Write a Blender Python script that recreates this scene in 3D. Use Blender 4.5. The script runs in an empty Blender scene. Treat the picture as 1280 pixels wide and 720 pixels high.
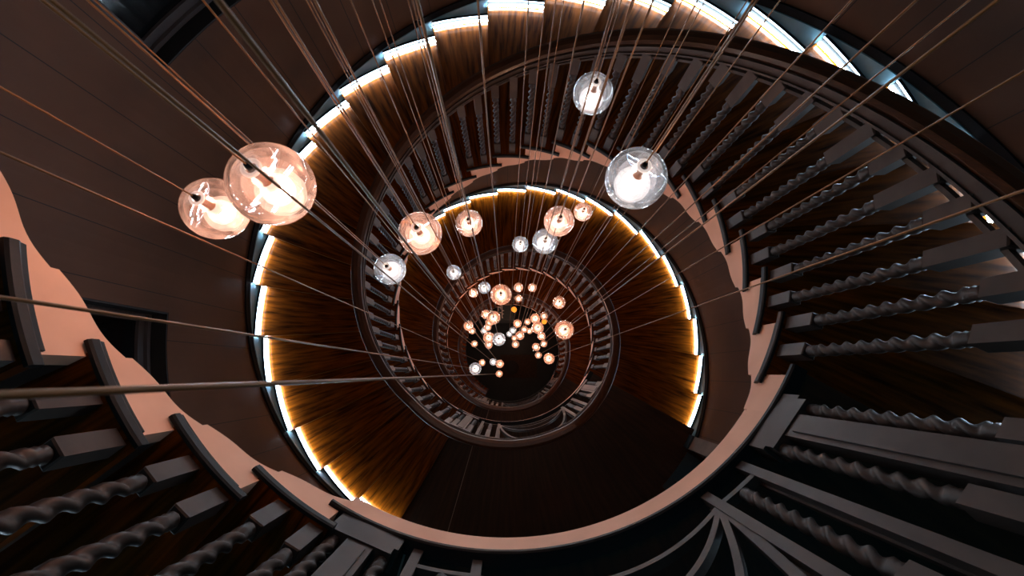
import bpy, math, random
from mathutils import Vector, Matrix
random.seed(7)
C = bpy.context.scene.collection
R, RW = 1.25, 2.782            # open well radius, outer wall radius (metres)
RISE, W, NT = 0.16664, 11.3333, 24
H = RISE * (NT + 1)
Z0 = -1.674                   # upper landing floor, camera at z = 0
NOSE0 = 331.0                 # angle of the landing edge where a flight starts down
E0, E1 = NOSE0 - 360 + NT * W + 0.0, NOSE0   # landing sector 242.9 .. 331

# ------------------------------------------------------------------ materials
def mat(name, base=(.5,.5,.5), rough=.5, metal=0.0, spec=.5, coat=0.0, emit=None, es=0.0):
    m = bpy.data.materials.new(name); m.use_nodes = True
    b = m.node_tree.nodes['Principled BSDF']
    b.inputs['Base Color'].default_value = (*base, 1)
    b.inputs['Roughness'].default_value = rough
    b.inputs['Metallic'].default_value = metal
    b.inputs['Specular IOR Level'].default_value = spec
    b.inputs['Coat Weight'].default_value = coat
    b.inputs['Coat Roughness'].default_value = .12
    if emit:
        b.inputs['Emission Color'].default_value = (*emit, 1)
        b.inputs['Emission Strength'].default_value = es
    return m
def N(m, t, **k):
    n = m.node_tree.nodes.new(t)
    for a, v in k.items(): setattr(n, a, v)
    return n
def L(m, a, b): m.node_tree.links.new(a, b)
def noisy(m, c0, c1, scale=(4,4,4), detail=6, coord='Object', rr=None, bump=0.0, lo=.35, hi=.7, rand=False):
    b = m.node_tree.nodes['Principled BSDF']
    tc = N(m, 'ShaderNodeTexCoord'); mp = N(m, 'ShaderNodeMapping'); mp.inputs['Scale'].default_value = scale
    L(m, tc.outputs[coord], mp.inputs['Vector'])
    if rand:
        oi = N(m, 'ShaderNodeObjectInfo'); cx = N(m, 'ShaderNodeVectorMath', operation='SCALE')
        cm = N(m, 'ShaderNodeCombineXYZ'); L(m, oi.outputs['Random'], cm.inputs[0]); L(m, oi.outputs['Random'], cm.inputs[1]); L(m, oi.outputs['Random'], cm.inputs[2])
        L(m, cm.outputs[0], cx.inputs[0]); cx.inputs['Scale'].default_value = 37.0
        L(m, cx.outputs[0], mp.inputs['Location'])
    n = N(m, 'ShaderNodeTexNoise'); n.inputs['Scale'].default_value = 1.0; n.inputs['Detail'].default_value = detail
    L(m, mp.outputs[0], n.inputs['Vector'])
    r = N(m, 'ShaderNodeValToRGB'); r.color_ramp.elements[0].position = lo; r.color_ramp.elements[1].position = hi
    r.color_ramp.elements[0].color = (*c0, 1); r.color_ramp.elements[1].color = (*c1, 1)
    L(m, n.outputs['Fac'], r.inputs['Fac']); L(m, r.outputs[0], b.inputs['Base Color'])
    if rr:
        q = N(m, 'ShaderNodeMapRange'); q.inputs['To Min'].default_value = rr[0]; q.inputs['To Max'].default_value = rr[1]
        L(m, n.outputs['Fac'], q.inputs['Value']); L(m, q.outputs[0], b.inputs['Roughness'])
    if bump:
        bp = N(m, 'ShaderNodeBump'); bp.inputs['Strength'].default_value = bump; bp.inputs['Distance'].default_value = .01
        L(m, n.outputs['Fac'], bp.inputs['Height']); L(m, bp.outputs[0], b.inputs['Normal'])
    return m, r
M = {}
M['tread'], _ = noisy(mat('polished_oak', spec=.04, coat=.24), (.022,.0040,.0002), (.21,.046,.0010), (3,34,3), 8, 'UV', (.28,.5), .03, .3, .75, True)
b_=M['tread'].node_tree.nodes['Principled BSDF']; b_.inputs['Specular Tint'].default_value=(1,.42,.08,1); b_.inputs['Coat Roughness'].default_value=.09
M['riser'], _ = noisy(mat('dark_oak'), (.010,.005,.003), (.025,.010,.005), (3,20,3), 5, 'UV', (.4,.6))
M['bracket'] = mat('dark_nosing', (.010,.010,.011), .45, spec=.15)
M['plaster'], _ = noisy(mat('pale_painted_plaster', rough=.7, spec=.25), (.84,.46,.31), (.96,.55,.38), (5,5,5), 9, 'Object', None, .12, .3, .7)
M['metal'], _ = noisy(mat('bronzed_metal', rough=.4, metal=.2, spec=.18), (.046,.033,.028), (.068,.048,.040), (9,9,9), 6, 'Object', (.38,.44))
M['railwood'], _ = noisy(mat('handrail_wood', coat=.3), (.026,.0095,.004), (.078,.027,.009), (6,60,6), 6, 'UV', (.25,.42))
M['skirt'], _ = noisy(mat('blue_grey_paint'), (.20,.38,.46), (.27,.46,.54), (6,6,6), 5, 'Object', (.3,.45))
M['housing'] = mat('black_light_housing', (.012,.013,.014), .5, spec=.2)
M['dark'] = mat('dark_moulding', (.006,.006,.007), .6, spec=.2)
M['led'] = mat('led_strip', (0,0,0), .5, emit=(.60,.82,1.0), es=165.0)
M['led_soft'] = mat('led_upper_strip', (0,0,0), .5, emit=(.60,.82,1.0), es=11.0)
M['frame'] = mat('window_frame_grey', (.075,.075,.085), .5)
M['pane'] = mat('dark_window_glass', (.004,.006,.008), .08)
M['reveal'] = mat('black_reveal', (.010,.013,.016), .6)
M['cable'] = mat('pendant_cable', (.22,.085,.022), .42, metal=.2, spec=.2)
M['copper'] = mat('copper_fitting', (.22,.085,.035), .35, metal=.8)
M['black'] = mat('black_rubber', (.006,.005,.005), .7, spec=.1)
M['beige'], _ = noisy(mat('beige_paint', rough=.6), (.20,.13,.10), (.26,.17,.13), (8,8,8))
M['dteal'] = mat('dark_teal_surface', (.018,.035,.045), .6)
M['line'] = mat('pale_inlay', (.30,.22,.17), .45)
M['floorwood'], _ = noisy(mat('landing_oak', coat=.05, spec=.25), (.022,.010,.005), (.055,.022,.009), (2,22,2), 8, 'UV', (.35,.6), .1)
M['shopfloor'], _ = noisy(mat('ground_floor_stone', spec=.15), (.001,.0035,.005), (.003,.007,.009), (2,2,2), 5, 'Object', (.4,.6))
M['rug'], _ = noisy(mat('brown_rug', rough=.9, spec=.1), (.012,.007,.005), (.028,.014,.010), (30,30,30))
M['orange'] = mat('orange_lampshade', (.8,.25,.02), .6, emit=(1,.33,.03), es=1.2)
M['whitepaint'] = mat('white_letters', (.8,.78,.76), .5)
# panelled wall: brown panels with vertical joints every 7.5 degrees
M['wall'], wr = noisy(mat('brown_panelling', rough=.5, spec=.4), (.066,.024,.011), (.13,.048,.022), (1.3,1.3,1.3), 10, 'Object', (.42,.6), .05, .3, .72)
m = M['wall']; nt = m.node_tree
uv = N(m,'ShaderNodeUVMap'); sx = N(m,'ShaderNodeSeparateXYZ'); L(m, uv.outputs[0], sx.inputs[0])
fr = N(m,'ShaderNodeMath', operation='PINGPONG'); fr.inputs[1].default_value = .5
dv = N(m,'ShaderNodeMath', operation='MULTIPLY'); dv.inputs[1].default_value = 1/(RW*math.radians(7.5)); L(m, sx.outputs[0], dv.inputs[0]); L(m, dv.outputs[0], fr.inputs[0])
gt = N(m,'ShaderNodeMath', operation='GREATER_THAN'); gt.inputs[1].default_value = .008; L(m, fr.outputs[0], gt.inputs[0])
mx = N(m,'ShaderNodeMix', data_type='RGBA'); L(m, gt.outputs[0], mx.inputs['Factor']); mx.inputs[6].default_value = (.008,.005,.004,1)
L(m, wr.outputs[0], mx.inputs[7]); L(m, mx.outputs[2], nt.nodes['Principled BSDF'].inputs['Base Color'])

def glass(name, tint, milk, mw):
    m = bpy.data.materials.new(name); m.use_nodes = True; nt = m.node_tree; nt.nodes.clear()
    out = N(m,'ShaderNodeOutputMaterial'); tr = N(m,'ShaderNodeBsdfTransparent'); tr.inputs[0].default_value = (*tint,1)
    gl = N(m,'ShaderNodeBsdfGlass'); gl.inputs['IOR'].default_value = 1.32; gl.inputs['Roughness'].default_value = .03; gl.inputs[0].default_value = (*tint,1)
    tl = N(m,'ShaderNodeBsdfTranslucent'); tl.inputs[0].default_value = (*milk,1)
    df = N(m,'ShaderNodeBsdfDiffuse'); df.inputs[0].default_value = (*milk,1)
    ad = N(m,'ShaderNodeMixShader'); ad.inputs[0].default_value = .5; L(m, tl.outputs[0], ad.inputs[1]); L(m, df.outputs[0], ad.inputs[2])
    m1 = N(m,'ShaderNodeMixShader'); m1.inputs[0].default_value = .45; L(m, tr.outputs[0], m1.inputs[1]); L(m, gl.outputs[0], m1.inputs[2])
    tc = N(m,'ShaderNodeTexCoord'); no = N(m,'ShaderNodeTexNoise'); no.inputs['Scale'].default_value = 17; no.inputs['Detail'].default_value = 3
    oi = N(m,'ShaderNodeObjectInfo'); vm = N(m,'ShaderNodeVectorMath', operation='ADD'); cm = N(m,'ShaderNodeCombineXYZ')
    L(m, oi.outputs['Random'], cm.inputs[0]); L(m, tc.outputs['Object'], vm.inputs[0]); L(m, cm.outputs[0], vm.inputs[1]); L(m, vm.outputs[0], no.inputs['Vector'])
    lw = N(m,'ShaderNodeLayerWeight'); lw.inputs['Blend'].default_value = .35
    mr = N(m,'ShaderNodeMapRange'); mr.inputs['From Min'].default_value = .42; mr.inputs['From Max'].default_value = .62; mr.inputs['To Min'].default_value = mw*.1; mr.inputs['To Max'].default_value = mw*1.7
    L(m, no.outputs['Fac'], mr.inputs['Value'])
    mm = N(m,'ShaderNodeMath', operation='MULTIPLY_ADD'); mm.inputs[1].default_value = .22; L(m, lw.outputs['Facing'], mm.inputs[0]); L(m, mr.outputs[0], mm.inputs[2])
    m2 = N(m,'ShaderNodeMixShader'); L(m, mm.outputs[0], m2.inputs[0]); L(m, m1.outputs[0], m2.inputs[1]); L(m, ad.outputs[0], m2.inputs[2])
    gs = N(m,'ShaderNodeBsdfGlossy'); gs.inputs['Roughness'].default_value = .04
    fz = N(m,'ShaderNodeFresnel'); fz.inputs['IOR'].default_value = 1.5
    m3 = N(m,'ShaderNodeMixShader'); L(m, fz.outputs[0], m3.inputs[0]); L(m, m2.outputs[0], m3.inputs[1]); L(m, gs.outputs[0], m3.inputs[2])
    L(m, m3.outputs[0], out.inputs[0]); return m
M['glass_warm'] = glass('warm_blown_glass', (1,.86,.78), (.60,.35,.26), .12)
M['glass_clear'] = glass('clear_blown_glass', (.90,.95,1), (.40,.55,.72), .12)
M['glass_pink'] = glass('pink_blown_glass', (1,.90,.88), (.74,.60,.60), .15)
M['glow_warm'] = mat('milky_lamp_bowl', (.02,.02,.02), .4, emit=(1,.74,.60), es=1.45)
M['glow_clear'] = mat('white_lamp_bowl', (.02,.02,.02), .4, emit=(1,.88,.84), es=1.6)
M['collar'] = mat('glowing_white_collar', (.3,.28,.27), .4, emit=(1,.8,.7), es=.65)  # ring is no lamp; its brightness is put in as emission

# ------------------------------------------------------------------ helpers
def P(r, a, z=0.0):
    a = math.radians(a); return (r*math.cos(a), r*math.sin(a), z)
class MB:
    def __init__(s): s.v=[]; s.f=[]; s.uv=[]; s.mi=[]
    def add(s, vs, fs, uvs=None, mi=0):
        o=len(s.v); s.v+=vs; s.uv+= uvs or [(0,0)]*len(vs)
        for f in fs: s.f.append([i+o for i in f]); s.mi.append(mi)
    def mesh(s, name, mats, smooth=False):
        me=bpy.data.meshes.new(name); me.from_pydata(s.v,[],s.f)
        u=me.uv_layers.new(name='UVMap')
        for l in me.loops: u.data[l.index].uv=s.uv[l.vertex_index]
        for m in (mats if isinstance(mats,(list,tuple)) else [mats]): me.materials.append(m)
        me.polygons.foreach_set('material_index', s.mi)
        if smooth: me.shade_smooth()
        me.update(); return me
def link(name, me, parent=None, loc=None, rz=0):
    o=bpy.data.objects.new(name, me); C.objects.link(o)
    if parent: o.parent=parent
    if loc is not None: o.location=loc
    if rz: o.rotation_euler=(0,0,math.radians(rz))
    return o
def tag(o, label=None, cat=None, group=None, kind=None):
    if label: o['label']=label
    if cat: o['category']=cat
    if group: o['group']=group
    if kind: o['kind']=kind
    return o
def frange(a,b,st):
    n=max(1,int(math.ceil((b-a)/st-1e-6))); return [a+(b-a)*i/n for i in range(n+1)]
def sweep(mb, sec, phis, zf=lambda p:0.0, caps=True, mi=0, closed=True):
    """sec: list of (r,z) forming the section; swept round the well axis."""
    n=len(sec); vs=[]; uv=[]; fs=[]
    for p in phis:
        for j,(r,z) in enumerate(sec):
            zz = z(p) if callable(z) else z+zf(p)
            vs.append(P(r,p,zz)); uv.append((r+ .3*(j), r*math.radians(p)) )
    m=n if closed else n-1
    for i in range(len(phis)-1):
        for j in range(m):
            k=(j+1)%n; fs.append([i*n+j, i*n+k, (i+1)*n+k, (i+1)*n+j])
    if caps and closed:
        fs.append(list(range(n))[::-1]); fs.append([(len(phis)-1)*n+j for j in range(n)])
    mb.add(vs, fs, uv, mi)
def sector(mb, r0, r1, a0, a1, z0, z1, st=1.5, mi=0):
    """solid annular sector with radial-length UVs"""
    ph=frange(a0,a1,st); n=len(ph); rs=[r0,(r0+r1)/2,r1]
    vs=[];uv=[];fs=[]
    for z in (z0,z1):
        for p in ph:
            for r in (r0,r1): vs.append(P(r,p,z)); uv.append((r, r1*math.radians(p)*.8 if r==r1 else r1*math.radians(p)*.8))
    o=2*n
    for i in range(n-1):
        a=2*i; fs+= [[a,a+2,a+3,a+1],[o+a,o+a+1,o+a+3,o+a+2],[a,o+a,o+a+2,a+2],[a+1,a+3,o+a+3,o+a+1]]
    fs+=[[0,1,o+1,o],[2*n-2,o+2*n-2,o+2*n-1,2*n-1]]
    mb.add(vs,fs,uv,mi)
def box(mb, c, ax, half, mi=0):
    """oriented box: centre, three axis vectors, half sizes"""
    vs=[]
    for i in (-1,1):
        for j in (-1,1):
            for k in (-1,1):
                v=Vector(c)+ax[0]*(i*half[0])+ax[1]*(j*half[1])+ax[2]*(k*half[2]); vs.append(tuple(v))
    fs=[[0,1,3,2],[4,6,7,5],[0,4,5,1],[2,3,7,6],[0,2,6,4],[1,5,7,3]]
    mb.add(vs,fs,[(v[0]+v[1],v[2]) for v in vs],mi)
def rbox(mb, r, a, z0, z1, wr, wt, mi=0):
    """upright block at (r, angle): radial width wr, tangential width wt"""
    ar=math.radians(a); e=Vector((math.cos(ar),math.sin(ar),0)); t=Vector((-math.sin(ar),math.cos(ar),0))
    box(mb, Vector(P(r,a,(z0+z1)/2)), (e,t,Vector((0,0,1))), (wr/2,wt/2,(z1-z0)/2), mi)
def revolve(mb, prof, seg=24, mi=0, close=False):
    vs=[];fs=[];n=len(prof)
    for i in range(seg):
        a=2*math.pi*i/seg
        for r,z in prof: vs.append((r*math.cos(a),r*math.sin(a),z))
    for i in range(seg):
        k=(i+1)%seg
        for j in range(n-1): fs.append([i*n+j,k*n+j,k*n+j+1,i*n+j+1])
    mb.add(vs,fs,None,mi)

# ------------------------------------------------------------------ stair geometry functions (upper landing = level 0)
def nose(k): return NOSE0 + W*k
def pitch(p): return Z0 - RISE*(p-NOSE0)/W          # p unwrapped for a flight starting at NOSE0
RF, RL = Z0+.9496, Z0+1.399                       # rail at NOSE0 on the pitch, rail over a landing
def sm(a,b,k=.03):                                   # smooth max
    h=max(k-abs(a-b),0)/k; return max(a,b)+h*h*k*.25
def rail(p):
    """handrail height; p runs 243 (landing) .. 331 .. 603 (lower landing)"""
    ramp=RF-RISE*(p-NOSE0)/W
    return sm(-sm(-RL,-ramp), RL-H)
def lower(p):
    """underside of the pale string; p in the same range"""
    zl=-.150-.034
    fl = pitch(p)-.318
    if p>NOSE0-14:
        u=((p-(NOSE0-1.3))/W)%1.0
        fl += -.011*math.sin(2*math.pi*u)+.022*(u-.5)
    return fl
LAND=.175
# flight local angle range: string from 331-1.3 to 602-ish
def string_profile(p, k_first=0):
    pass

def level(n): return -H*n

# shared meshes ---------------------------------------------------------------
def tread_mesh():
    mb=MB()
    # nosing edge slightly skewed: front line runs from angle 0 at the well to -1.7 at the wall
    rs=[1.245,1.6,2.0,2.4,RW-.012]; ang=lambda r,a: a-1.7*(r-1.25)/(RW-1.25)
    ph=frange(-13.0,0.0,1.3); vs=[];uv=[];fs=[]
    for z in (-.034,0.0):
        for p in ph:
            for r in rs: vs.append(P(r,ang(r,p),z)); uv.append((r,2.0*math.radians(p)))
    n=len(rs); o=n*len(ph)
    for i in range(len(ph)-1):
        for j in range(n-1):
            a=i*n+j; fs.append([a,a+n,a+n+1,a+1]); fs.append([o+a,o+a+1,o+a+n+1,o+a+n])
        a=i*n; fs.append([a,o+a,o+a+n,a+n]); a=i*n+n-1; fs.append([a,a+n,o+a+n,o+a])
    for j in range(n-1):
        fs.append([j,j+1,o+j+1,o+j]); a=(len(ph)-1)*n+j; fs.append([a,o+a,o+a+1,a+1])
    mb.add(vs,fs,uv)
    # rounded nosing bead along the front
    return mb.mesh('tread', M['tread'])
def tread_end_mesh():
    mb=MB()
    sweep(mb, [(1.234,-.036),(1.230,-.029),(1.230,-.007),(1.234,0.001),(1.2445,0.001),(1.2445,-.036)], frange(-14.6,.5,1.0))
    sweep(mb, [(1.243,-.058),(1.237,-.036),(1.2495,-.036),(1.2495,-.058)], frange(-14.6,-1.6,1.0))
    return mb.mesh('tread_end', M['bracket'])
def riser_mesh():
    mb=MB(); rs=[1.27,1.7,2.2,RW-.012]; vs=[];uv=[];fs=[]
    for da in (-1.3,-2.0):
        for z in (-.034-RISE,-.034):
            for r in rs: vs.append(P(r,da-1.7*(r-1.25)/(RW-1.25),z)); uv.append((r,z))
    n=4
    for j in range(3):
        fs+= [[j,j+1,n+j+1,n+j],[2*n+j,3*n+j,3*n+j+1,2*n+j+1],[n+j,n+j+1,3*n+j+1,3*n+j],[j,2*n+j,2*n+j+1,j+1]]
    mb.add(vs,fs,uv); return mb.mesh('riser', M['riser'])
def led_mesh():
    mb=MB(); a0,a1=-1.7-W-.35,-1.7-.15
    ph=frange(a0,a1,1.0)
    def sec(r0,r1,z0,z1): return [(r0,z0),(r1,z0),(r1,z1),(r0,z1)]
    sweep(mb, sec(2.738,2.750,.001,.086), ph)                    # housing
    sweep(mb, sec(2.727,2.7375,.013,.028), ph, mi=1)
    sweep(mb, sec(2.727,2.7375,.071,.0815), ph, mi=2)
    sweep(mb, sec(2.729,2.738,.0825,.086), ph)                   # thin lip over the upper bar
    return mb.mesh('step_light', [M['housing'],M['led'],M['led_soft']])
TM, EM, RM, LM = tread_mesh(), tread_end_mesh(), riser_mesh(), led_mesh()

def twist_mesh(z0, z1):
    mb=MB(); seg=12; n=int((z1-z0)/.0085); prof=[]
    for i in range(n+1):
        z=z0+(z1-z0)*i/n; e=min(z-z0,z1-z)
        row=[]
        for j in range(seg):
            th=2*math.pi*j/seg
            if e<.045:
                rr=.0165+.0055*abs(math.sin(e/.045*math.pi*2.5)); row.append((rr,th))
            else:
                rr=.0180+.0062*math.cos(2*(th-2*math.pi*z/.125)); row.append((rr,th))
        prof.append((z,row))
    vs=[(r*math.cos(t),r*math.sin(t),z) for z,row in prof for r,t in row]
    fs=[[i*seg+j,i*seg+(j+1)%seg,(i+1)*seg+(j+1)%seg,(i+1)*seg+j] for i in range(n) for j in range(seg)]
    fs.append(list(range(seg))[::-1]); fs.append([n*seg+j for j in range(seg)])
    mb.add(vs,fs); me=mb.mesh('twist', M['metal'], True); return me
def block_mesh(z0,z1,w=.052,base=True):
    mb=MB(); ax=(Vector((1,0,0)),Vector((0,1,0)),Vector((0,0,1)))
    b=.004
    def loop(w,z): h=w/2; return [(-h,-h,z),(h,-h,z),(h,h,z),(-h,h,z)]
    vs=loop(w-2*b,z0)+loop(w,z0+b)+loop(w,z1-b)+loop(w-2*b,z1); fs=[[3,2,1,0],[12,13,14,15]]
    for k in range(3):
        for j in range(4): a=k*4+j; c=k*4+(j+1)%4; fs.append([a,c,c+4,a+4])
    mb.add(vs,fs); return mb.mesh('block', M['metal'])
TW0,TW1=.165,.775
TWM=twist_mesh(TW0,TW1); BB=block_mesh(0.0,TW0)
TBM={}
def top_block(h):
    k=round(h,3)
    if k not in TBM: TBM[k]=block_mesh(TW1,k)
    return TBM[k]
RB=1.278   # baluster circle
def baluster(parent, p, z, zr):
    """one twisted baluster with square base block and top block up to the rail"""
    x,y,_=P(RB,p); b=link('baluster',TWM,parent,(x,y,z),p); 
    c=link('base_block',BB,b); d=link('top_block',top_block(zr-z-.055),b)
    return b
def sector_rail(parent, ps, zoff):
    mb=MB()
    f=lambda p: rail(p)+zoff
    # turned timber handrail
    sec=[(1.262,.000),(1.256,.014),(1.262,.034),(1.285,.047),(1.318,.049),(1.342,.038),(1.350,.018),(1.342,.000)]
    sweep(mb, sec, ps, f)
    h=link('handrail', mb.mesh('handrail', M['railwood'], False), parent)
    mb=MB()
    sweep(mb, [(1.250,-.010),(1.250,-.0005),(1.312,-.0005),(1.312,-.010)], ps, f)
    sweep(mb, [(1.258,-.045),(1.258,-.010),(1.306,-.010),(1.306,-.045)], ps, f)
    sweep(mb, [(1.250,-.056),(1.250,-.045),(1.312,-.045),(1.312,-.056)], ps, f)
    link('rail_moulding', mb.mesh('rail_moulding', M['metal'], False), parent)

flight_txt=['near the camera climbing out of frame at the left','uppermost full turn under the large glass balls','middle turn framed inside the upper one','lowest small turn at the centre of the spiral']
turn=['nearest left','upper','middle','lowest']
def flight(n, k0=1):
    """flight n starts at landing level n; n=-1 is the one coming down to the top landing"""
    zo=level(n); root=bpy.data.objects.new('stair_flight',None); C.objects.link(root)
    i=n+1
    root.location=(0,0,zo+Z0)
    tag(root,'oak stair flight, '+flight_txt[i],'stairs','flights of the spiral stair')
    def zz(v): return v-Z0      # to root space
    for k in range(k0,NT+1):
        t=link('tread',TM,root,(0,0,-RISE*k),nose(k)); link('tread_end',EM,t)
        link('riser',RM,root,(0,0,-RISE*k),nose(k))
        s=link('step_light',LM,root,(0,0,-RISE*k),nose(k))
        s['label']='cool white light strip along the outer end of a tread'
    link('riser',RM,root,(0,0,0),nose(0))
    # pale string: stepped top, scalloped foot
    a0 = NOSE0-9 if k0==1 else nose(k0)-W; a1=nose(NT)+.0
    mb=MB(); ph=[]; 
    marks=[nose(k)-1.3 for k in range(-1,NT+1)]
    base=frange(a0,a1-.0,.7)
    ph=sorted(set([round(x,4) for x in base]+[round(mk+e,4) for mk in marks for e in(-.01,.01) if a0<mk<a1]))
    def top(p):
        k=math.ceil((p-(NOSE0-1.3))/W); k=max(0,k); return -RISE*k-.034
    def low(p):
        v=lower(p)-Z0
        a=-LAND; b=-LAND-H
        v=min(v,a)
        return max(v,b) if n>=0 or True else v
    vs=[];uv=[];fs=[]
    for p in ph:
        for r in (1.25,1.30):
            vs.append(P(r,p,low(p))); vs.append(P(r,p,top(p))); uv+=[(r,0),(r,1)]
    for q in range(len(ph)-1):
        a=4*q; b=a+4
        fs+=[[a,a+1,b+1,b],[a+2,b+2,b+3,a+3],[a,b,b+2,a+2],[a+1,a+3,b+3,b+1]]
    fs+=[[0,2,3,1],[4*(len(ph)-1)+j for j in (0,1,3,2)]]
    mb.add(vs,fs,uv); link('string', mb.mesh('string',M['plaster']), root)
    # soffit
    mb=MB(); sweep(mb,[(1.30,lambda p:low(p)),(RW,lambda p:pitch(p)-Z0-.27),(RW,lambda p:pitch(p)-Z0-.235),(1.30,lambda p:low(p)+.03)],frange(a0,a1,1.0))
    link('soffit', mb.mesh('soffit',M['plaster']), root)
    # painted skirting on the wall, sloping top, and the dark moulding above
    a0s=(NOSE0-1.7) if k0==1 else a0
    mb=MB(); sweep(mb,[(2.753,lambda p:pitch(p)-Z0-.20),(2.779,lambda p:pitch(p)-Z0-.20),(2.779,lambda p:pitch(p)-Z0+.060),(2.753,lambda p:pitch(p)-Z0+.056)],frange(a0s,a1-1.7,1.5))
    link('skirting', mb.mesh('skirting',M['skirt']), root)
    mb=MB(); sweep(mb,[(2.757,lambda p:pitch(p)-Z0+.061),(2.780,lambda p:pitch(p)-Z0+.061),(2.780,lambda p:pitch(p)-Z0+.115),(2.766,lambda p:pitch(p)-Z0+.115)],frange(a0s,a1-1.7,1.5))
    link('wall_moulding', mb.mesh('wall_moulding',M['dark']), root)
    # balustrade of the flight
    br=bpy.data.objects.new('stair_balustrade',None); C.objects.link(br); br.location=(0,0,zo)
    tag(br,'twisted baluster railing, '+flight_txt[i],'balustrade','balustrades round the stairwell')
    for k in range(k0,NT+1):
        for d in (1.7,7.4):
            p=nose(k)-d; baluster(br,p,Z0-RISE*k,rail(p))
    lo=326.0 if k0==1 else nose(k0)-W
    sector_rail(br, frange(lo,nose(NT),1.5), 0)
    mb=MB(); f=rail
    sweep(mb,[(1.268,-.105),(1.268,-.088),(1.290,-.088),(1.290,-.105)],frange(lo,nose(NT),1.5),f)
    link('sub_rail', mb.mesh('sub_rail',M['metal']), br)
    return root
flight(-1,k0=13)
for n in range(3): flight(n)

# ------------------------------------------------------------------ landings
def tube_poly(mb, pts, wr=.022, wt=.024):
    """flat bar following points given as (angle, z) on the baluster circle"""
    n=len(pts)
    vs=[];fs=[]
    for i,(a,z) in enumerate(pts):
        a1,z1=pts[min(i+1,n-1)]; a0,z0=pts[max(i-1,0)]
        t=Vector((RB*math.radians(a1-a0), z1-z0)).normalized(); nx,nz=-t.y,t.x
        for s in (-1,1):
            aa=a+math.degrees(nx*wt/2*s/RB); zz=z+nz*wt/2*s
            for r in (RB-wr/2,RB+wr/2): vs.append(P(r,aa,zz))
    for i in range(n-1):
        a=4*i;b=a+4
        fs+=[[a,a+1,b+1,b],[a+2,b+2,b+3,a+3],[a,b,b+2,a+2],[a+1,a+3,b+3,b+1]]
    fs+=[[0,2,3,1],[4*(n-1)+j for j in(0,1,3,2)]]
    mb.add(vs,fs,None)
land_txt=['top landing along the bottom of the picture','second landing down, under the first pale arc','third landing down inside the second ring','']
def newel(parent, a, z, right):
    zr=rail(a if not right else a)
    mb=MB()
    rbox(mb,RB-.004,a,z+.10,z+zr_of(a)-.05,.055,.088)
    rbox(mb,RB-.033,a,z+.18,z+zr_of(a)-.10,.012,.052)
    nw=link('newel_post', mb.mesh('newel_post',M['metal']), parent)
    mb=MB(); # flared base and stepped cap shared by the panel and its two twists
    for w,z0,z1 in ((.235,.0,.10),(.205,.10,.145)): rbox(mb,RB,a,z+z0,z+z1,.075,w)
    link('newel_base', mb.mesh('newel_base',M['metal']), nw)
    mb=MB(); rbox(mb,RB,a,z+zr_of(a)-.17,z+zr_of(a)-.055,.070,.215); link('newel_cap', mb.mesh('newel_cap',M['metal']), nw)
    for s in (-1,1):
        x,y,_=P(RB,a+s*3.75); link('newel_twist', TWM, nw, (x,y,z-.025), a)
        mbb=MB(); rbox(mbb,RB,a+s*3.75,z+TW1-.03,z+zr_of(a)-.17,.05,.05); link('twist_block', mbb.mesh('twist_block',M['metal']), nw)
def zr_of(a): return rail(a)-Z0
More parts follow.
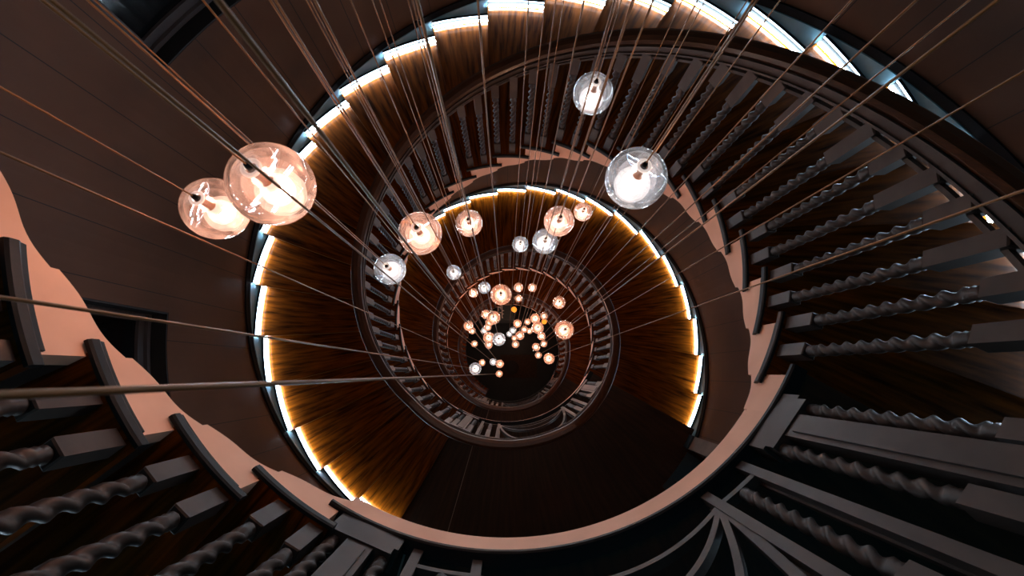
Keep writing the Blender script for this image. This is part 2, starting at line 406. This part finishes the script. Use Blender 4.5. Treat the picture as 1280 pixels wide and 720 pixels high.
def landing(n):
    z=Z0; root=bpy.data.objects.new('stair_landing',None); C.objects.link(root); root.location=(0,0,level(n))
    tag(root,'dark oak stair landing, '+land_txt[n],'landing','landings of the spiral stair')
    a0,a1=nose(NT)-360-1.7,NOSE0
    mb=MB(); sector(mb,1.291,RW-.0,a0,a1,z-.034,z); sector(mb,RW,5.2,254,326,z-.034,z,st=3)
    link('floorboards', mb.mesh('floorboards',M['floorwood']), root)
    mb=MB(); sweep(mb,[(1.240,z-.018),(1.234,z-.013),(1.234,z+.002),(1.240,z+.008),(1.290,z+.008),(1.290,z-.018)],frange(nose(NT)-360-.0-W-3.3+W,a1+.5,1.2))
    link('landing_nosing', mb.mesh('landing_nosing',M['bracket']), root)
    mb=MB(); 
    s0=nose(NT)-360-1.2; s1=NOSE0-9
    sweep(mb,[(1.25,z-LAND),(1.25,z-.019),(1.30,z-.019),(1.30,z-LAND)],frange(s0,s1,1.5))
    link('landing_string', mb.mesh('landing_string',M['plaster']), root)
    mb=MB(); sector(mb,1.30,5.2,a0,a1,z-LAND-.12,z-LAND+.02,st=3); link('landing_soffit', mb.mesh('landing_soffit',M['plaster']), root)
    mb=MB(); mb_a=254.0
    box(mb,Vector(P(2.0,mb_a,z+.0008)),(Vector(P(1,mb_a)),Vector(P(1,mb_a+90)),Vector((0,0,1))),(.74,.0035,.0012)); link('floor_inlay', mb.mesh('floor_inlay',M['line']), root)
    # balustrade
    br=bpy.data.objects.new('landing_balustrade',None); C.objects.link(br); br.location=(0,0,level(n))
    tag(br,'landing railing with fan ironwork, '+land_txt[n],'balustrade','landing balustrades')
    sector_rail(br, frange(243,326,1.5), 0)
    newel(br,248.0,z,False); newel(br,320.4,z,True)
    T=lambda a: rail(a)-.055
    for a in (256.0,265.4,303.8,311.4):
        mb=MB(); rbox(mb,RB,a,z+.012,T(a),.034,.034); link('flat_bar', mb.mesh('flat_bar',M['metal']), br)
        mb=MB(); rbox(mb,RB+.022,a,z+.05,T(a),.014,.048); link('bar_backing', mb.mesh('bar_backing',M['metal']), br)
    for a,b in ((256,265.4),(303.8,311.4)):
        ps=frange(a,b,1.0)
        for f in (lambda p:z+.125, lambda p:T(p)-.11):
            mb=MB(); tube_poly(mb,[(p,f(p)) for p in ps],.03,.026); link('cross_link', mb.mesh('cross_link',M['metal']), br)
        x,y,_=P(RB,(a+b)/2); t=link('baluster',TWM,br,(x,y,z-.02),(a+b)/2)
        q=MB(); rbox(q,RB,(a+b)/2,z+TW1-.03,T((a+b)/2),.045,.045); link('top_block', q.mesh('top_block',M['metal']), br)
    # fan: nested arches springing from the feet of the inner bars
    c,hw=284.6,18.9
    for h,pw,wt in ((.10,2.0,.024),(.30,2.0,.022),(.60,2.2,.022),(T(284)-z-.16,4.5,.028)):
        mb=MB(); pts=[]
        for i in range(49):
            u=-math.cos(math.pi*i/48); pts.append((c+hw*u, z+.125+h*(1-abs(u)**pw)))
        tube_poly(mb,pts,.026,wt); link('fan_rib', mb.mesh('fan_rib',M['metal']), br)
for n in range(3): landing(n)
# ------------------------------------------------------------------ enclosing wall
ZB=Z0-3*H
def in_open(a,z):
    for n in range(3):
        if 254<a<326 and level(n)+Z0-.03<z<level(n)+Z0+2.6: return True
    if 254<a<326 and z<ZB+2.6: return True
    for (b0,b1,c0,c1) in WIN:
        if b0<a<b1 and c0<z<c1: return True
    return False
WIN=[(122.0,148.7,-2.715,-1.30),(182.8,207.5,-3.59,-2.12)]
def wall(name,a0,a1):
    av=set(round(x,3) for x in frange(a0,a1,2.0)); zv={ZB-.1,3.2}
    for b in WIN:
        for x in b[:2]:
            if a0<x<a1: av.add(x)
        zv|={b[2],b[3]}
    for n in range(4):
        zv|={level(n)+Z0-.034,level(n)+Z0+2.6}
    for x in(254.,326.):
        if a0<x<a1: av.add(x)
    zs=[]; zv=sorted(zv)
    for i in range(len(zv)-1): zs+=frange(zv[i],zv[i+1],1.5)[:-1]
    zs.append(zv[-1]); av=sorted(av); mb=MB(); T=.30
    def q(pts,uvs): 
        mb.add(pts,[[0,1,2,3]],uvs)
    solid={}
    for i in range(len(av)-1):
        for j in range(len(zs)-1):
            am,zm=(av[i]+av[i+1])/2,(zs[j]+zs[j+1])/2; solid[i,j]=not in_open(am,zm)
    u=lambda a: RW*math.radians(a)
    for (i,j),s in solid.items():
        if not s: continue
        A,B,Zl,Zh=av[i],av[i+1],zs[j],zs[j+1]
        for r,o in((RW,1),(RW+T,0)):
            pts=[P(r,A,Zl),P(r,A,Zh),P(r,B,Zh),P(r,B,Zl)]; uvs=[(u(A),Zl),(u(A),Zh),(u(B),Zh),(u(B),Zl)]
            if not o: pts=pts[::-1]; uvs=uvs[::-1]
            q(pts,uvs)
        for (di,dj,pp) in((-1,0,(A,A)),(1,0,(B,B))):
            if not solid.get((i+di,j),True): q([P(RW,pp[0],Zl),P(RW+T,pp[0],Zl),P(RW+T,pp[0],Zh),P(RW,pp[0],Zh)],[(.3,0)]*4)
        for dj,Zq in((-1,Zl),(1,Zh)):
            if not solid.get((i,j+dj),True): q([P(RW,A,Zq),P(RW,B,Zq),P(RW+T,B,Zq),P(RW+T,A,Zq)],[(.3,0)]*4)
    o=link(name, mb.mesh(name,M['wall'])); return tag(o,kind='structure')
wall('wall_left',90,254); wall('wall_front',254,326); wall('wall_right',326,450)
for i,(b0,b1,c0,c1) in enumerate(WIN):
    w=bpy.data.objects.new('window_%d'%(i+1),None); C.objects.link(w); tag(w,kind='structure')
    w.location=P(RW+.25,(b0+b1)/2,c0); inv=Matrix.Translation(-Vector(w.location))
    def lk(nm,mb,mt):
        o=link(nm,mb.mesh(nm,mt)); o.parent=w; o.matrix_parent_inverse=inv; return o
    g=.9; r0,r1=2.93,2.99
    mb=MB(); sec=lambda a,b,za,zb,ra,rb: sweep(mb,[(ra,za),(rb,za),(rb,zb),(ra,zb)],frange(a,b,2.0))
    # dark lining of the opening
    sec(b0+.02,b1-.02,c0+.001,c0+.012,RW+.002,3.06); sec(b0+.02,b1-.02,c1-.012,c1-.001,RW+.002,3.06); sec(b0+.02,b0+.3,c0,c1,RW+.002,3.06); sec(b1-.3,b1-.02,c0,c1,RW+.002,3.06)
    lk('reveal_lining',mb,M['reveal'])
    mb=MB(); fw=1.0; fh=.055
    sec(b0+.4,b1-.4,c0+.05,c0+.05+fh,r0,r1); sec(b0+.4,b1-.4,c1-.05-fh,c1-.05,r0,r1); sec(b0+.4,b0+.4+fw,c0+.05,c1-.05,r0,r1); sec(b1-.4-fw,b1-.4,c0+.05,c1-.05,r0,r1)
    mid=(b0+b1)/2; sec(mid-.5,mid+.5,c0+.05,c1-.05,r0,r1)
    sec(b0+.4,b1-.4,c0+.02,c0+.05,r0-.03,r1); sec(b0+.05,b0+.4,c0+.02,c1-.05,r0-.03,r1)
    lk('window_frame',mb,M['frame'])
    mb=MB(); sec(b0+1.2,b1-1.2,c0+.1,c1-.1,2.955,2.965); lk('window_pane',mb,M['pane'])
# rooms beyond the landings: dark back wall, ground floor
mb=MB(); sweep(mb,[(5.2,ZB-.1),(5.3,ZB-.1),(5.3,3.2),(5.2,3.2)],frange(236,338,3)); tag(link('wall_back',mb.mesh('wall_back',M['dteal'])),kind='structure')
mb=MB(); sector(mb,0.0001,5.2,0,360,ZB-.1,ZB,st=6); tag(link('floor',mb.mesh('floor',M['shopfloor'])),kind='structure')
# pilaster at the edge of the opening, one per landing level
for n in (0,1,2):
    z=level(n)+Z0; mb=MB(); sector(mb,2.745,2.779,325.6,329.2,z+.002,z+2.2,st=1.0)
    mb2=MB(); sector(mb2,2.72,2.744,325.6,329.2,z+.002,z+.12,st=1.0)
    p=link('pilaster',mb.mesh('pilaster',M['beige'])); tag(p,['beige pilaster at the landing opening, top level','beige pilaster beside the lowest step light on the right, second level down','beige pilaster at the landing opening, third level down'][n],'pilaster','pilasters beside the landing openings')
    link('plinth',mb2.mesh('plinth',M['dteal']),p)
# round stool by the opening on the second landing
z=level(1)+Z0; x,y,_=P(3.0,317.2)
st=bpy.data.objects.new('stool',None); C.objects.link(st); st.location=(x,y,z); tag(st,'round brown-topped stool half hidden behind the pale landing edge','stool')
mb=MB(); revolve(mb,[(0,.40),(.15,.40),(.165,.41),(.165,.44),(.15,.45),(0,.455)],28); link('seat',mb.mesh('seat',M['beige'],True),st)
for a in (45,135,225,315):
    mb=MB(); mb.add([],[]); c=Vector((.11*math.cos(math.radians(a)),.11*math.sin(math.radians(a)),.2)); box(mb,c,(Vector((1,0,0)),Vector((0,1,0)),Vector((0,0,1))),(.014,.014,.2)); link('leg',mb.mesh('leg',M['dark']),st)
mb=MB(); sector(mb,2.80,3.5,314,325,z+.001,z+.012,st=2); tag(link('threshold_sheet',mb.mesh('threshold_sheet',M['dteal'])),'dark teal sheet for the dark threshold recess in the opening beside the beige pilaster','mat')  # dark sheet laid in for the dark recess at the threshold

# ------------------------------------------------------------------ ground floor furnishing
X,Y,Zv=Vector((1,0,0)),Vector((0,1,0)),Vector((0,0,1))
mb=MB(); box(mb,Vector((.36,-.40,ZB+.006)),(X,Y,Zv),(.58,.36,.006)); tag(link('rug',mb.mesh('rug',M['rug'])),'dim brown rectangular rug on the floor at the foot of the well','rug')
tb=bpy.data.objects.new('round_table',None); C.objects.link(tb); tb.location=(.14,-.45,ZB+.012); tag(tb,'small black round table standing on the brown rug far below','table')
mb=MB(); revolve(mb,[(0,.66),(.20,.66),(.21,.67),(.21,.69),(.20,.70),(0,.70)],28); link('tabletop',mb.mesh('tabletop',M['black'],True),tb)
mb=MB(); revolve(mb,[(0,0),(.14,0),(.14,.02),(.025,.04),(.02,.66),(0,.66)],16); link('pedestal',mb.mesh('pedestal',M['black'],True),tb)
# dark display counter with a line of small white items
dc=bpy.data.objects.new('display_counter',None); C.objects.link(dc); dc.location=(-.06,1.28,ZB); tag(dc,'dark counter with white lettering seen far below the large central ball','counter')
mb=MB(); box(mb,Vector((0,0,.45)),(X,Y,Zv),(.26,.30,.45)); link('counter_body',mb.mesh('counter_body',M['dteal']),dc)
mb=MB()
ln=[((-.22,.20),(-.22,-.04)),((-.22,.20),(-.14,.20)),((-.22,.08),(-.14,.08)),((-.14,.20),(-.14,.02)),((-.10,.14),(-.10,-.24)),((-.10,-.02),(-.04,-.02)),((-.10,-.12),(-.05,-.12)),((-.10,-.24),(-.07,-.24)),((-.04,.18),(.02,.22)),((.03,.20),(.09,.24)),((.06,.18),(.08,.27)),((.12,.24),(.20,.26)),((-.17,-.08),(-.13,-.08))]
for (x0,y0),(x1,y1) in ln:
    d=Vector((x1-x0,y1-y0,0)); t=d.normalized(); box(mb,Vector(((x0+x1)/2,(y0+y1)/2,.903)),(t,Zv.cross(t),Zv),(d.length/2,.010,.003))
link('white_lettering',mb.mesh('white_lettering',M['whitepaint']),dc)
def table_lamp(x,y,s,label):
    o=bpy.data.objects.new('table_lamp',None); C.objects.link(o); o.location=(x,y,ZB); tag(o,label,'lamp','small orange lamps on the ground floor')
    mb=MB(); revolve(mb,[(0,1.0),(.055*s,1.0),(.10*s,.86),(.098*s,.86)],20); link('lamp_shade',mb.mesh('lamp_shade',M['orange'],True),o)
    mb=MB(); revolve(mb,[(0,0),(.10,0),(.10,.02),(.012,.04),(.012,.9),(0,.9)],16); link('lamp_base',mb.mesh('lamp_base',M['dark'],True),o)
table_lamp(.20,1.30,.9,'small orange lamp beside the dark counter far below')
table_lamp(1.13,.93,.8,'small orange lamp right of the counter, under the right-hand cluster of balls')

# ------------------------------------------------------------------ pendants
PEND=[
(-0.520,-0.217,-0.908,0.090,'p','largest glass ball pendant, pink and amber, overlapping its neighbour at upper left'),
(-0.864,-0.147,-1.235,0.090,'p','leftmost glass ball pendant, large and pink, half behind the largest one'),
(0.379,-0.059,-1.204,0.090,'c','large clear blue-grey glass ball in front of the twisted balusters at upper right'),
(-0.364,-0.053,-1.748,0.090,'p','pinkish glass ball with a black cable crossing it, left of centre above the blue one'),
(0.382,0.611,-1.759,0.090,'c','blue-tinted glass ball highest in the picture, in front of the upper balusters'),
(-0.671,-0.041,-2.441,0.090,'c','blue-tinted glass ball beside the left handrail of the upper turn'),
(0.304,0.259,-2.461,0.090,'p','larger ball of the overlapping pair in front of the middle lit treads'),
(-0.255,0.350,-2.760,0.090,'p','pink glass ball just below the left end of the middle lit treads'),
(0.264,0.286,-2.951,0.090,'c','smaller clear ball tucked under the larger one of the pair by the middle lit treads'),
(-0.055,0.034,-3.669,0.090,'w','copper ball with broad white ring, largest inside the middle ring'),
(0.537,-0.223,-4.110,0.090,'w','copper ball with concentric rings at the right of the central cluster'),
(0.678,0.801,-3.722,0.084,'p','small amber ball right of the overlapping pair under the middle lit treads'),
(0.139,0.755,-4.578,0.090,'c','small clear ball just above the top of the middle ring of balusters'),
(-0.646,0.568,-5.142,0.090,'c','small blue-white ball on the upper left of the middle ring of balusters'),
(-0.180,0.090,-5.681,0.090,'w','copper ball in front of the knot of balls below and left of the broad-ringed one'),
(-0.113,-0.171,-5.925,0.090,'c','bright silver-white ball with a dark arc, left of centre in the central cluster'),
(0.723,0.349,-6.022,0.090,'w','copper ball by itself at the right inside the middle ring'),
(-0.333,0.592,-6.208,0.090,'c','blue-white ball just left of the broad-ringed copper one'),
(0.449,0.036,-6.425,0.090,'w','largest copper ball of the right-hand knot'),
(-0.470,-0.556,-6.548,0.090,'c','silver-white ball with pale rim at the lower left of the cluster'),
(-0.288,-0.080,-6.834,0.090,'w','glowing white ball with copper rim touching the silver-white one'),
(0.678,-0.389,-7.162,0.090,'w','copper ball lowest at the right of the cluster'),
(-0.697,0.212,-7.861,0.090,'w','copper ball at the left end of the cluster, crossed by a black cable'),
(0.502,0.346,-7.822,0.090,'w','copper ball directly above the largest one of the right-hand knot'),
(0.208,0.964,-8.077,0.090,'w','small copper ball just right of the broad-ringed one, left of a similar ball'),
(-0.415,0.493,-8.376,0.090,'w','pale pink ball behind the upper left of the knot'),
(-0.627,0.829,-7.930,0.086,'w','small copper ball left of the blue-white one inside the middle ring'),
(0.474,0.965,-8.102,0.084,'w','small copper ball farthest right of the row beside the broad-ringed one'),
(0.255,0.127,-8.869,0.090,'w','copper ball at the left of the right-hand knot beside a pair of tiny white ones'),
(-0.376,0.448,-9.288,0.090,'w','copper ball peeping out below the pale pink one'),
(0.216,0.420,-9.287,0.090,'w','pinkish ball hanging alone above the tiny white pair'),
(-0.394,-0.019,-9.380,0.090,'w','copper ball showing under the glowing white ball'),
(0.731,0.155,-9.333,0.090,'w','copper ball under the right side of the right-hand knot'),
(0.632,-0.058,-9.633,0.090,'w','copper ball below the right-hand knot, left one of a close pair'),
(-0.163,-0.420,-9.712,0.090,'w','copper ball right of the small white one at lower left'),
(0.833,0.650,-9.820,0.088,'w','dull brown ball behind the top of the right-hand knot'),
(-0.465,0.457,-10.404,0.090,'w','dim small copper ball at the left side of the knot, above the white one'),
(0.249,1.011,-9.581,0.084,'w','small amber ball under the one right of the broad-ringed ball'),
(0.198,0.057,-10.475,0.090,'w','small copper ball lowest in the middle of the cluster'),
(-0.887,0.437,-11.076,0.090,'w','tiny copper ball tucked behind the left-end ball'),
(0.432,0.470,-11.055,0.090,'w','tiny copper ball left of the two above the right-hand knot'),
(0.139,0.442,-11.064,0.090,'c','tiny white ball, upper one of the white pair in the middle'),
(-0.354,-0.342,-11.222,0.090,'c','small white ball, second from right in the lower left row'),
(0.957,0.135,-11.479,0.090,'w','tiny copper ball, right one of the close pair below the right-hand knot'),
(0.816,-0.156,-11.537,0.090,'w','tiny copper ball just above the lowest right one'),
(-0.208,-0.634,-11.642,0.090,'w','tiny copper ball lowest of all in the picture'),
(-0.625,0.508,-11.811,0.090,'c','tiny glowing white ball at the left of the knot'),
(0.544,0.743,-11.752,0.090,'w','tiny amber ball touching the left of the right-hand knot'),
(-0.886,0.160,-11.882,0.090,'w','tiny amber ball on its own at the lower left of the knot'),
(-0.675,-0.337,-11.977,0.090,'w','tiny copper ball touching the silver-white one at the lower left'),
(0.063,0.500,-12.664,0.090,'c','tiny white ball, lower one of the white pair in the middle'),
(0.672,0.624,-13.110,0.090,'w','tiny amber ball at the left edge of the largest right-hand copper ball'),
(0.224,0.454,-13.662,0.090,'w','tiny pale ball under the white pair in the middle'),
]
def sphere_prof(r,n=16,top=.0): return [(r*math.sin(math.pi*i/n), -r*math.cos(math.pi*i/n)) for i in range(n+1)]
for nm in ('glow_warm','glow_clear'):          # milky bowls let about half the lamp light through
    m=M[nm]; b=m.node_tree.nodes['Principled BSDF']; o=m.node_tree.nodes['Material Output']
    t=N(m,'ShaderNodeBsdfTransparent'); x=N(m,'ShaderNodeMixShader'); x.inputs[0].default_value=.5
    L(m,t.outputs[0],x.inputs[1]); L(m,b.outputs[0],x.inputs[2]); L(m,x.outputs[0],o.inputs['Surface'])
def globe_meshes():
    out={}
    mb=MB(); r=.09
    prof=[(0,-.086),(.03,-.085)]+[(r*math.sin(t),-r*math.cos(t)) for t in [math.radians(x) for x in range(26,172,6)]]+[(.010,.0888)]
    revolve(mb,prof,40); 
    for k in 'wcp': out['globe',k]=mb.mesh('globe',M[{'w':'glass_warm','c':'glass_clear','p':'glass_pink'}[k]],True)
    # milky inner bowl, open on top, below the socket
    mb=MB(); prof=[(0,-.060),(.016,-.058),(.028,-.051),(.035,-.040),(.037,-.026),(.034,-.012),(.028,.000),(.022,.008),(.019,.016),(.018,.026),(.016,.026),(.016,.016),(.019,.006),(.025,-.003),(.030,-.014),(.033,-.026),(.031,-.038),(.024,-.047),(.014,-.053),(0,-.055)]
    revolve(mb,prof,32)
    for k in 'wcp': out['bowl',k]=mb.mesh('bowl',M['glow_clear' if k=='c' else 'glow_warm'],True)
    mb=MB(); prof=[(.0165+.0048*math.cos(t),.080+.0048*math.sin(t)) for t in [2*math.pi*i/12 for i in range(13)]]; revolve(mb,prof,28); out['collar']=mb.mesh('collar',M['collar'],True)
    mb=MB(); revolve(mb,[(0,.075),(.011,.075),(.011,.060),(.010,.055),(.010,.020),(.014,.014),(.014,-.004),(0,-.006)],20); out['socket']=mb.mesh('socket',M['copper'],True)
    mb=MB(); revolve(mb,[(0,.099),(.0055,.099),(.0075,.091),(.0085,.0745),(0,.0745)],14); out['grip']=mb.mesh('grip',M['black'],True)
    return out
GM=globe_meshes()
lw=bpy.data.lights.new('lamp_warm','POINT'); lw.energy=12.8; lw.color=(1,.54,.34); lw.shadow_soft_size=.015
lc=bpy.data.lights.new('lamp_clear','POINT'); lc.energy=7.5; lc.color=(1,.66,.50); lc.shadow_soft_size=.015
TOP=3.0
for x,y,z,r,k,lab in PEND:
    o=bpy.data.objects.new('pendant_light',None); C.objects.link(o); o.location=(x,y,z)
    tag(o,lab,'pendant light','glass ball pendants hanging down the well')
    s=r/.09
    def part(nm,me,par=o):
        q=link(nm,me,par); 
        if par is o: q.scale=(s,s,s)
        return q
    g=part('glass_globe',GM['globe',k]); b=part('lamp_bowl',GM['bowl',k]); sk=part('lamp_socket',GM['socket']); part('collar',GM['collar'],sk); part('cable_grip',GM['grip'])
    mb=MB(); h=TOP-z; revolve(mb,[(.0022,.09*s),(.0022,h)],8); link('cable',mb.mesh('cable',M['cable'],True),o)
    l=bpy.data.objects.new('bulb',lc if k=='c' else lw); C.objects.link(l); l.parent=o; l.location=(0,0,-.028*s)

# ------------------------------------------------------------------ world, camera
w=bpy.data.worlds.new('World'); bpy.context.scene.world=w; w.use_nodes=True
bg=w.node_tree.nodes['Background']; bg.inputs[0].default_value=(.05,.52,.80,1); bg.inputs[1].default_value=.28
cam=bpy.data.cameras.new('camera'); cam.sensor_width=36; F=546.37; cam.lens=F*36/1280; cam.clip_start=.02
co=bpy.data.objects.new('camera',cam); C.objects.link(co); bpy.context.scene.camera=co
nx,ny=633.94-640,466.60-360
th=math.atan(math.hypot(nx,ny)/F); ya=math.atan(nx/math.hypot(F,ny)); s_,c_=math.sin(th),math.cos(th)
def ax(d):
    w0=d[0]; w1=d[1]*c_-d[2]*s_; w2=d[1]*s_+d[2]*c_
    return Vector((w0*math.cos(ya)+w2*math.sin(ya), w1, -w0*math.sin(ya)+w2*math.cos(ya)))
cx,cy,cz=ax((1,0,0)),ax((0,1,0)),ax((0,0,1))
co.matrix_world=Matrix(((cx.x,cy.x,cz.x,-.0008),(cx.y,cy.y,cz.y,-.6252),(cx.z,cy.z,cz.z,0),(0,0,0,1)))
cam.dof.use_dof=True; cam.dof.focus_distance=3.4; cam.dof.aperture_fstop=9
vs=bpy.context.scene.view_settings; vs.view_transform='Standard'; vs.look='None'; vs.exposure=0; vs.gamma=1; vs.use_curve_mapping=False
